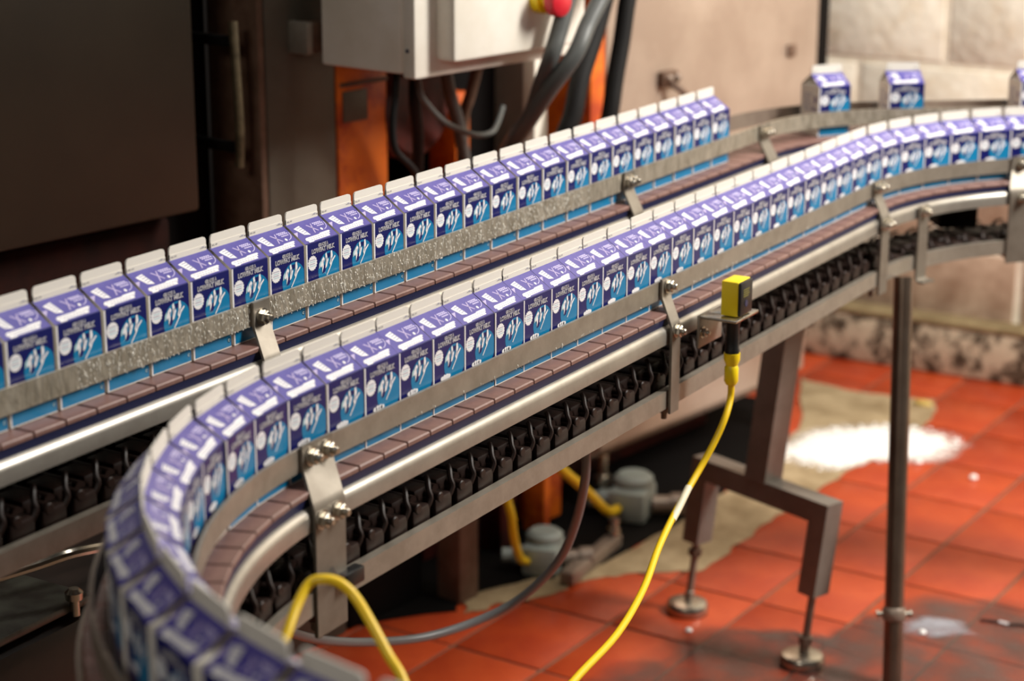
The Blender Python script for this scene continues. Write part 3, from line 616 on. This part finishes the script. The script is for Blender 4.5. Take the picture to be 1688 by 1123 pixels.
# ---------------------------------------------------------------- sensor on the front conveyor
t = thing('photo_sensor', (-0.915, 2.02, 0.69), 'yellow and black photoelectric sensor on a bracket by the front conveyor', 'sensor')
X0, Y0, Z0 = -0.912, 1.992, 0.692
b = MB(); b.cbox((X0, Y0, Z0), (X0 + 0.0215, Y0 + 0.034, Z0 + 0.041), YELLOW, 0.0018); b.build('housing', t)
b = MB(); b.cbox((X0 + 0.0195, Y0 + 0.001, Z0 + 0.001), (X0 + 0.0245, Y0 + 0.0335, Z0 + 0.040), BLACK, 0.0012)
for k in range(4): b.box((X0 + 0.0245, Y0 + 0.008, Z0 + 0.030 - k * 0.0026), (X0 + 0.0247, Y0 + 0.025 - 0.003 * (k % 2), Z0 + 0.0312 - k * 0.0026), mat('sensor_print', (110, 104, 40), 0.5))
b.lathe([(0.004, 0), (0.004, 0.0006)], DARKINK, axisM((X0 + 0.0245, Y0 + 0.016, Z0 + 0.014), (1, 0, 0)), 14); b.build('lens_face', t, ang=30)
b = MB(); b.cbox((X0 - 0.020, Y0 - 0.012, Z0 - 0.0045), (X0 + 0.026, Y0 + 0.010, Z0 - 0.0008), CHROME, 0.0012); b.cbox((X0 - 0.02, Y0 + 0.01, Z0 - 0.0045), (X0 + 0.026, Y0 + 0.05, Z0 - 0.0008), CHROME, 0.0012)
b.cbox((X0 - 0.0235, Y0 - 0.012, Z0 - 0.040), (X0 - 0.020, Y0 + 0.05, Z0 - 0.0008), STEEL, 0.0012); b.build('mounting_plate', t)
b = MB(); hexbolt(b, axisM((X0 - 0.020, Y0 - 0.004, Z0 - 0.022), (1, 0, 0)), 0.8); b.build('bolt', t)
CX_, CY_ = X0 + 0.011, Y0 + 0.012
b = MB(); b.lathe([(0.0085, -0.046), (0.0085, -0.042), (0.0078, -0.04), (0.0078, -0.012), (0.0088, -0.01), (0.0088, -0.0046)], BLACK, Matrix.Translation((CX_, CY_, Z0)), 18); b.build('plug', t)
t = thing('sensor_cable', (CX_, CY_, 0.5), 'long yellow cable hanging from the sensor plug toward the floor', 'cable')
b = MB(); b.lathe([(0.006, -0.084), (0.0082, -0.08), (0.0082, -0.064), (0.0068, -0.061), (0.0095, -0.054), (0.0095, -0.046)], YELLOW, Matrix.Translation((CX_, CY_, Z0)), 18); b.build('plug_collar', t)
pts = [(CX_, CY_, Z0 - 0.08), (CX_, CY_, Z0 - 0.10), (-0.899, 1.985, 0.571), (-0.905, 1.968, 0.543), (-0.912, 1.945, 0.516), (-0.912, 1.895, 0.489), (-0.90, 1.825, 0.468), (-0.877, 1.743, 0.452), (-0.85, 1.632, 0.449), (-0.83, 1.507, 0.454), (-0.821, 1.416, 0.44), (-0.80, 1.33, 0.36), (-0.77, 1.28, 0.2), (-0.75, 1.25, 0.006)]
b = MB(); b.tube(pts, 0.0040, YCABLE, 12); b.build('jacket', t)
b = MB(); b.tube([(-0.9125, 1.923, 0.5045), (-0.9115, 1.908, 0.4965), (-0.9105, 1.893, 0.4885), (-0.909, 1.875, 0.481)], 0.0044, mat('cable_print_tape', (214, 206, 176), 0.5), 12); b.build('white_sleeve', t)
t = thing('looped_cable', (-0.83, 1.12, 0.6), 'yellow cable looping over the big near bracket, tied with black', 'cable')
b = MB(); b.tube([(-0.80, 1.05, 0.006), (-0.81, 1.04, 0.30), (-0.822, 1.035, 0.52), (-0.830, 1.038, 0.60), (-0.836, 1.061, 0.652), (-0.838, 1.076, 0.665), (-0.845, 1.101, 0.681), (-0.845, 1.117, 0.692), (-0.836, 1.123, 0.695), (-0.826, 1.129, 0.692), (-0.814, 1.132, 0.682), (-0.796, 1.126, 0.668), (-0.776, 1.12, 0.648), (-0.758, 1.113, 0.634), (-0.735, 1.10, 0.60), (-0.71, 1.09, 0.45), (-0.70, 1.08, 0.2), (-0.70, 1.08, 0.006)], 0.0040, YCABLE, 12); b.build('jacket', t)
b = MB(); b.tube([(-0.944, 1.300, 0.611), (-0.905, 1.23, 0.645), (-0.870, 1.18, 0.676), (-0.832, 1.127, 0.6945)], 0.0018, BLACK, 8); b.cbox((-0.948, 1.290, 0.602), (-0.936, 1.318, 0.617), BLACK, 0.002); b.build('cable_tie', t)
b = MB(); b.tube([(-1.033, 1.898, 0.575), (-1.033, 1.898, 0.537), (-1.038, 1.906, 0.496), (-1.067, 1.938, 0.427), (-1.106, 1.965, 0.358), (-1.157, 1.963, 0.299), (-1.198, 1.929, 0.272), (-1.233, 1.859, 0.268), (-1.258, 1.778, 0.287), (-1.264, 1.689, 0.323), (-1.256, 1.612, 0.366)], 0.0056, DRAIN, 12)
tag(b.build('drain_hose'), 'grey hose drooping in an arc beneath the front conveyor', 'hose')

# ---------------------------------------------------------------- stand, pole
F1, F2 = Vector((-1.255, 2.652, 0)), Vector((-1.021, 2.565, 0)); bd_ = (F2 - F1).normalized(); bn = Vector((-bd_.y, bd_.x, 0))
LEAN = Vector((r0.x, r0.y, 0)) * 0.10
t = thing('support_stand', (F1 + F2) / 2, 'steel conveyor stand with two levelling feet on the red tiles', 'stand')
def leanbox(b, c0, hx, hy, z0, z1, m_):           # box along bd_/bn, sheared by the lean of the stand
    vs = []
    for z in (z0, z1):
        for sx, sy in ((-1, -1), (1, -1), (1, 1), (-1, 1)):
            vs.append(c0 + bd_ * hx * sx + bn * hy * sy + LEAN * z + Vector((0, 0, z)))
    b.add(vs, [(0, 3, 2, 1), (4, 5, 6, 7), (0, 1, 5, 4), (1, 2, 6, 5), (2, 3, 7, 6), (3, 0, 4, 7)], m_)
hs = 0.0165; LB = 0.122; TT = 0.262
b = MB(); leanbox(b, (F1 + F2) / 2, (F2 - F1).length / 2 + hs, hs, TT - 2 * hs, TT, STAND); b.build('cross_beam', t, ang=0)
for F in (F1, F2):
    b = MB(); leanbox(b, F, hs, hs, LB if F is F1 else LB - 0.006, TT - 2 * hs, STAND); b.build('leg', t, ang=0)
    Mt = Matrix.Translation(F + LEAN * 0.0)
    b = MB(); b.lathe([(0.033, 0.001), (0.034, 0.004), (0.034, 0.012), (0.031, 0.017), (0.024, 0.020), (0.012, 0.0215)], CHROME, Mt, 32); fo = b.build('levelling_foot', t)
    b = MB(); b.lathe([(0.0335, 0.0), (0.0335, 0.0022)], BLACK, Mt, 32); put(b.build('rubber_pad'), fo)
    b = MB(); ax = axisM(F, (LEAN + Vector((0, 0, 1)))); b.lathe([(0.0075, 0.02), (0.0075, 0.036), (0.0062, 0.037)] + [(0.0062 - 0.0006 * (k % 2), 0.037 + k * 0.0022) for k in range(40)], STEEL_DARK, ax, 12); sp = b.build('spindle', t)
    nz = 0.098 if F is F1 else 0.036
    b = MB(); b.lathe([(0.0118, nz), (0.0118, nz + 0.010)], BROWN if F is F1 else STEEL_DARK, ax, 6); put(b.build('lock_nut'), sp)
b = MB(); leanbox(b, (F1 + F2) / 2 - bd_ * 0.006, 0.0215, 0.019, TT - 0.002, 0.592, STAND); b.build('post', t, ang=0)
PB, PT = Vector((-0.8756, 2.5567, 0)), Vector((-0.939, 2.683, 0.588))
t = thing('support_pole', PB, 'round steel pole holding up the bend of the front conveyor', 'pole')
ax = axisM(PB, PT - PB); PL = (PT - PB).length
b = MB(); b.lathe([(0.0142, 0.004), (0.0142, PL - 0.001)], POLE, ax, 24); b.build('tube', t)
b = MB(); b.lathe([(0.0155, 0.101), (0.0172, 0.104), (0.0172, 0.117), (0.0155, 0.120)], STEEL_DARK, ax, 24)
for a_ in (r0, -r0): b.lathe([(0.004, 0), (0.004, 0.010), (0.0055, 0.010), (0.0055, 0.014)], CHROME, axisM(PB.lerp(PT, 0.11 / PL) + Vector(a_) * 0.012, a_), 10)
b.build('collar', t)
b = MB(); b.lathe([(0.022, 0.0), (0.022, 0.004), (0.016, 0.006)], STEEL_DARK, Matrix.Translation(PB + Vector((0, 0, 0.0005))), 24); b.build('base_plate', t)

# ---------------------------------------------------------------- machine below the rear conveyor at the near end
t = thing('drive_unit', (-1.36, 1.2, 0), 'dark wet drive unit on legs under the rear conveyor', 'machine')
b = MB(); b.cbox((-1.55, 0.85, 0.30), (-1.26, 1.62, 0.50), mat('drive_brown', (44, 31, 25), 0.4, rgb2=(28, 20, 17), scale=20), 0.02); b.build('housing', t)
b = MB(); b.cbox((-1.40, 0.98, 0.502), (-1.27, 1.33, 0.512), mat('greenish_plate', (84, 86, 76), 0.4, rgb2=(48, 44, 38), scale=30), 0.004); b.build('cover_plate', t)
for pts in ([(-1.36, 1.13, 0.515), (-1.33, 1.19, 0.545), (-1.286, 1.272, 0.558), (-1.268, 1.311, 0.562), (-1.27, 1.40, 0.54), (-1.30, 1.46, 0.50)], [(-1.38, 1.18, 0.52), (-1.346, 1.26, 0.556), (-1.325, 1.313, 0.566), (-1.309, 1.361, 0.565), (-1.31, 1.46, 0.53), (-1.33, 1.52, 0.50)]):
    b = MB(); b.tube(pts, 0.0055, CHROME, 10); b.build('glint_tube', t)  # bright tubes added to stand for glints on the drive unit
b = MB(); b.lathe([(0.005, 0), (0.005, 0.016), (0.0085, 0.017), (0.009, 0.024), (0.005, 0.028)], CHROME, Matrix.Translation((-1.268, 1.30, 0.50)), 16); b.build('glint_knob', t)  # small bright stub added for a blurred glint
for x, y in ((-1.53, 0.88), (-1.28, 0.88), (-1.53, 1.6), (-1.28, 1.6)):
    b = MB(); b.cbox((x - .015, y - .015, 0.0), (x + .015, y + .015, 0.31), STEEL_DARK, .002); b.build('leg', t)

# ---------------------------------------------------------------- spills and scraps on the floor
P = [(-1.424, 3.441), (-1.425, 3.55), (-1.391, 3.629), (-1.336, 3.69), (-1.264, 3.707), (-1.203, 3.699), (-1.165, 3.651), (-1.173, 3.594), (-1.227, 3.536), (-1.268, 3.528), (-1.292, 3.459), (-1.315, 3.424), (-1.362, 3.429)]
b = MB(); Q = ragged(P, 0.010, 5); N = len(Q); ce = Vector((-1.30, 3.57))
b.add([(p.x, p.y, 0.0024) for p in Q] + [(*(ce + (p - ce) * 0.8), 0.0055) for p in Q] + [(*(ce + (p - ce) * 0.4), 0.009) for p in Q], [(i, (i + 1) % N, N + (i + 1) % N, N + i) for i in range(N)] + [(N + i, N + (i + 1) % N, 2 * N + (i + 1) % N, 2 * N + i) for i in range(N)] + [tuple(range(2 * N, 3 * N))], POWDER)
for k in range(220):
    p = random.choice(Q); q = ce + (p - ce) * random.uniform(0.98, 1.22); s_ = random.uniform(0.0012, 0.005)
    b.lathe([(s_, 0.001), (s_ * .7, 0.0035)], POWDER, Matrix.Translation((q.x, q.y, 0.0015)), 6)
tag(b.build('powder_spill', ang=50), 'patch of spilled white powder on concrete and tiles', 'powder', None, 'stuff')
for x, y, s_, lb in ((-1.062, 3.498, .008, 'small white crumb alone on the tiles right of the pole'), (-1.218, 2.582, .006, "small white crumb on the tile near the stand's left foot"), (-1.183, 3.53, .008, 'small white crumb on the tiles below the powder patch'), (-0.903, 2.765, .006, 'small white crumb in the wet patch right of the pole')):
    b = MB(); b.lathe([(s_ * .7, 0), (s_, s_ * .3), (s_ * .8, s_ * .8), (s_ * .3, s_)], POWDER, Matrix.Translation((x, y, 0.0004)), 9); tag(b.build('crumb', ang=60), lb, 'crumb', 'white crumbs on the floor')
b = MB(); b.lathe([(0.012, 0), (0.014, 0.004), (0.010, 0.009)], mat('tan_scrap', (206, 176, 96), .6), Matrix.Translation((-1.30, 3.885, 0.003)) @ Matrix.Diagonal((1.6, 0.7, 1, 1)), 12); tag(b.build('scrap', ang=60), 'pale tan scrap lying where concrete meets the tiles', 'scrap')
t = thing('wire_scrap', (-0.80, 2.862, 0), 'short black wire scrap with bare end on the wet tiles', 'wire')
b = MB(); b.tube([(-0.841, 2.857, 0.0035), (-0.825, 2.861, 0.0035), (-0.811, 2.863, 0.004)], 0.002, BLACK, 8); b.tube([(-0.797, 2.861, 0.004), (-0.78, 2.870, 0.0035), (-0.75, 2.876, 0.003)], 0.002, BLACK, 8); b.build('insulation', t)
b = MB(); b.tube([(-0.812, 2.863, 0.004), (-0.796, 2.861, 0.004)], 0.0024, WHITE, 8); b.build('bare_tag', t)
def stain(name, pts, z, m, core, strength, amp=0.010):
    """thin film whose coverage fades out towards its rim"""
    P = ragged(pts, amp, 6); N = len(P); ce = Vector((sum(p.x for p in P) / N, sum(p.y for p in P) / N))
    rings = [(1.0, 0.0), (core, strength), (core * 0.5, strength)]
    vs = [(*(ce + (p - ce) * k), z + 0.0002 * j) for j, (k, a) in enumerate(rings) for p in P] + [(ce.x, ce.y, z + 0.0006)]
    fs = [(j * N + i, j * N + (i + 1) % N, (j + 1) * N + (i + 1) % N, (j + 1) * N + i) for j in range(2) for i in range(N)] + [(2 * N + i, 2 * N + (i + 1) % N, 3 * N) for i in range(N)]
    b = MB(); b.add(vs, fs, m); o = b.build(name, ang=0)
    at_ = o.data.attributes.new('cover', 'FLOAT', 'POINT'); at_.data.foreach_set('value', [a for k, a in rings for p in P] + [strength])
    nt = m.node_tree; bs = nt.nodes['Principled BSDF']
    a = nt.nodes.new('ShaderNodeAttribute'); a.attribute_name = 'cover'
    n = nt.nodes.new('ShaderNodeTexNoise'); n.inputs['Scale'].default_value = 16; n.inputs['Detail'].default_value = 4
    tc = nt.nodes.new('ShaderNodeTexCoord'); nt.links.new(tc.outputs['Object'], n.inputs['Vector'])
    mr = nt.nodes.new('ShaderNodeMapRange'); mr.inputs['From Min'].default_value = 0.3; mr.inputs['From Max'].default_value = 0.7; mr.inputs['To Min'].default_value = 0.45; mr.inputs['To Max'].default_value = 1.15
    mu = nt.nodes.new('ShaderNodeMath'); mu.operation = 'MULTIPLY'; mu.use_clamp = True
    nt.links.new(n.outputs['Fac'], mr.inputs['Value']); nt.links.new(mr.outputs[0], mu.inputs[0]); nt.links.new(a.outputs['Fac'], mu.inputs[1]); nt.links.new(mu.outputs[0], bs.inputs['Alpha'])
    return o
WETM = mat('wet_grime', (84, 66, 62), 0.16, rgb2=(70, 50, 46), scale=9, spec=0.6)
o = stain('wet_patch', [(-1.30, 2.30), (-1.25, 2.46), (-1.22, 2.60), (-1.12, 2.66), (-1.03, 2.68), (-0.99, 2.84), (-0.95, 2.93), (-0.80, 2.98), (-0.62, 2.95), (-0.5, 2.7), (-0.5, 2.3), (-0.9, 2.1)], 0.0012, WETM, 0.80, 0.72)
tag(o, 'dark wet grimy patch on the tiles around the front foot', 'puddle', None, 'stuff')
o = stain('milk_puddle', [(-0.95, 2.785), (-0.92, 2.835), (-0.866, 2.845), (-0.82, 2.80), (-0.875, 2.755), (-0.93, 2.745)], 0.0022, mat('thin_milk', (160, 162, 172), 0.2, spec=0.6), 0.6, 0.8, 0.008)
tag(o, 'small bluish milk puddle on the tiles right of the pole', 'puddle', None, 'stuff')
o = stain('powder_dusting', [(-1.47, 3.41), (-1.47, 3.56), (-1.42, 3.66), (-1.336, 3.73), (-1.25, 3.75), (-1.17, 3.735), (-1.12, 3.67), (-1.13, 3.57), (-1.20, 3.50), (-1.26, 3.48), (-1.28, 3.42), (-1.32, 3.385), (-1.40, 3.39)], 0.0027, mat('powder_dust', (240, 236, 230), 0.85), 0.72, 0.9, 0.012)
tag(o, 'thin white dusting around the powder patch on concrete and tiles', 'powder', None, 'stuff')
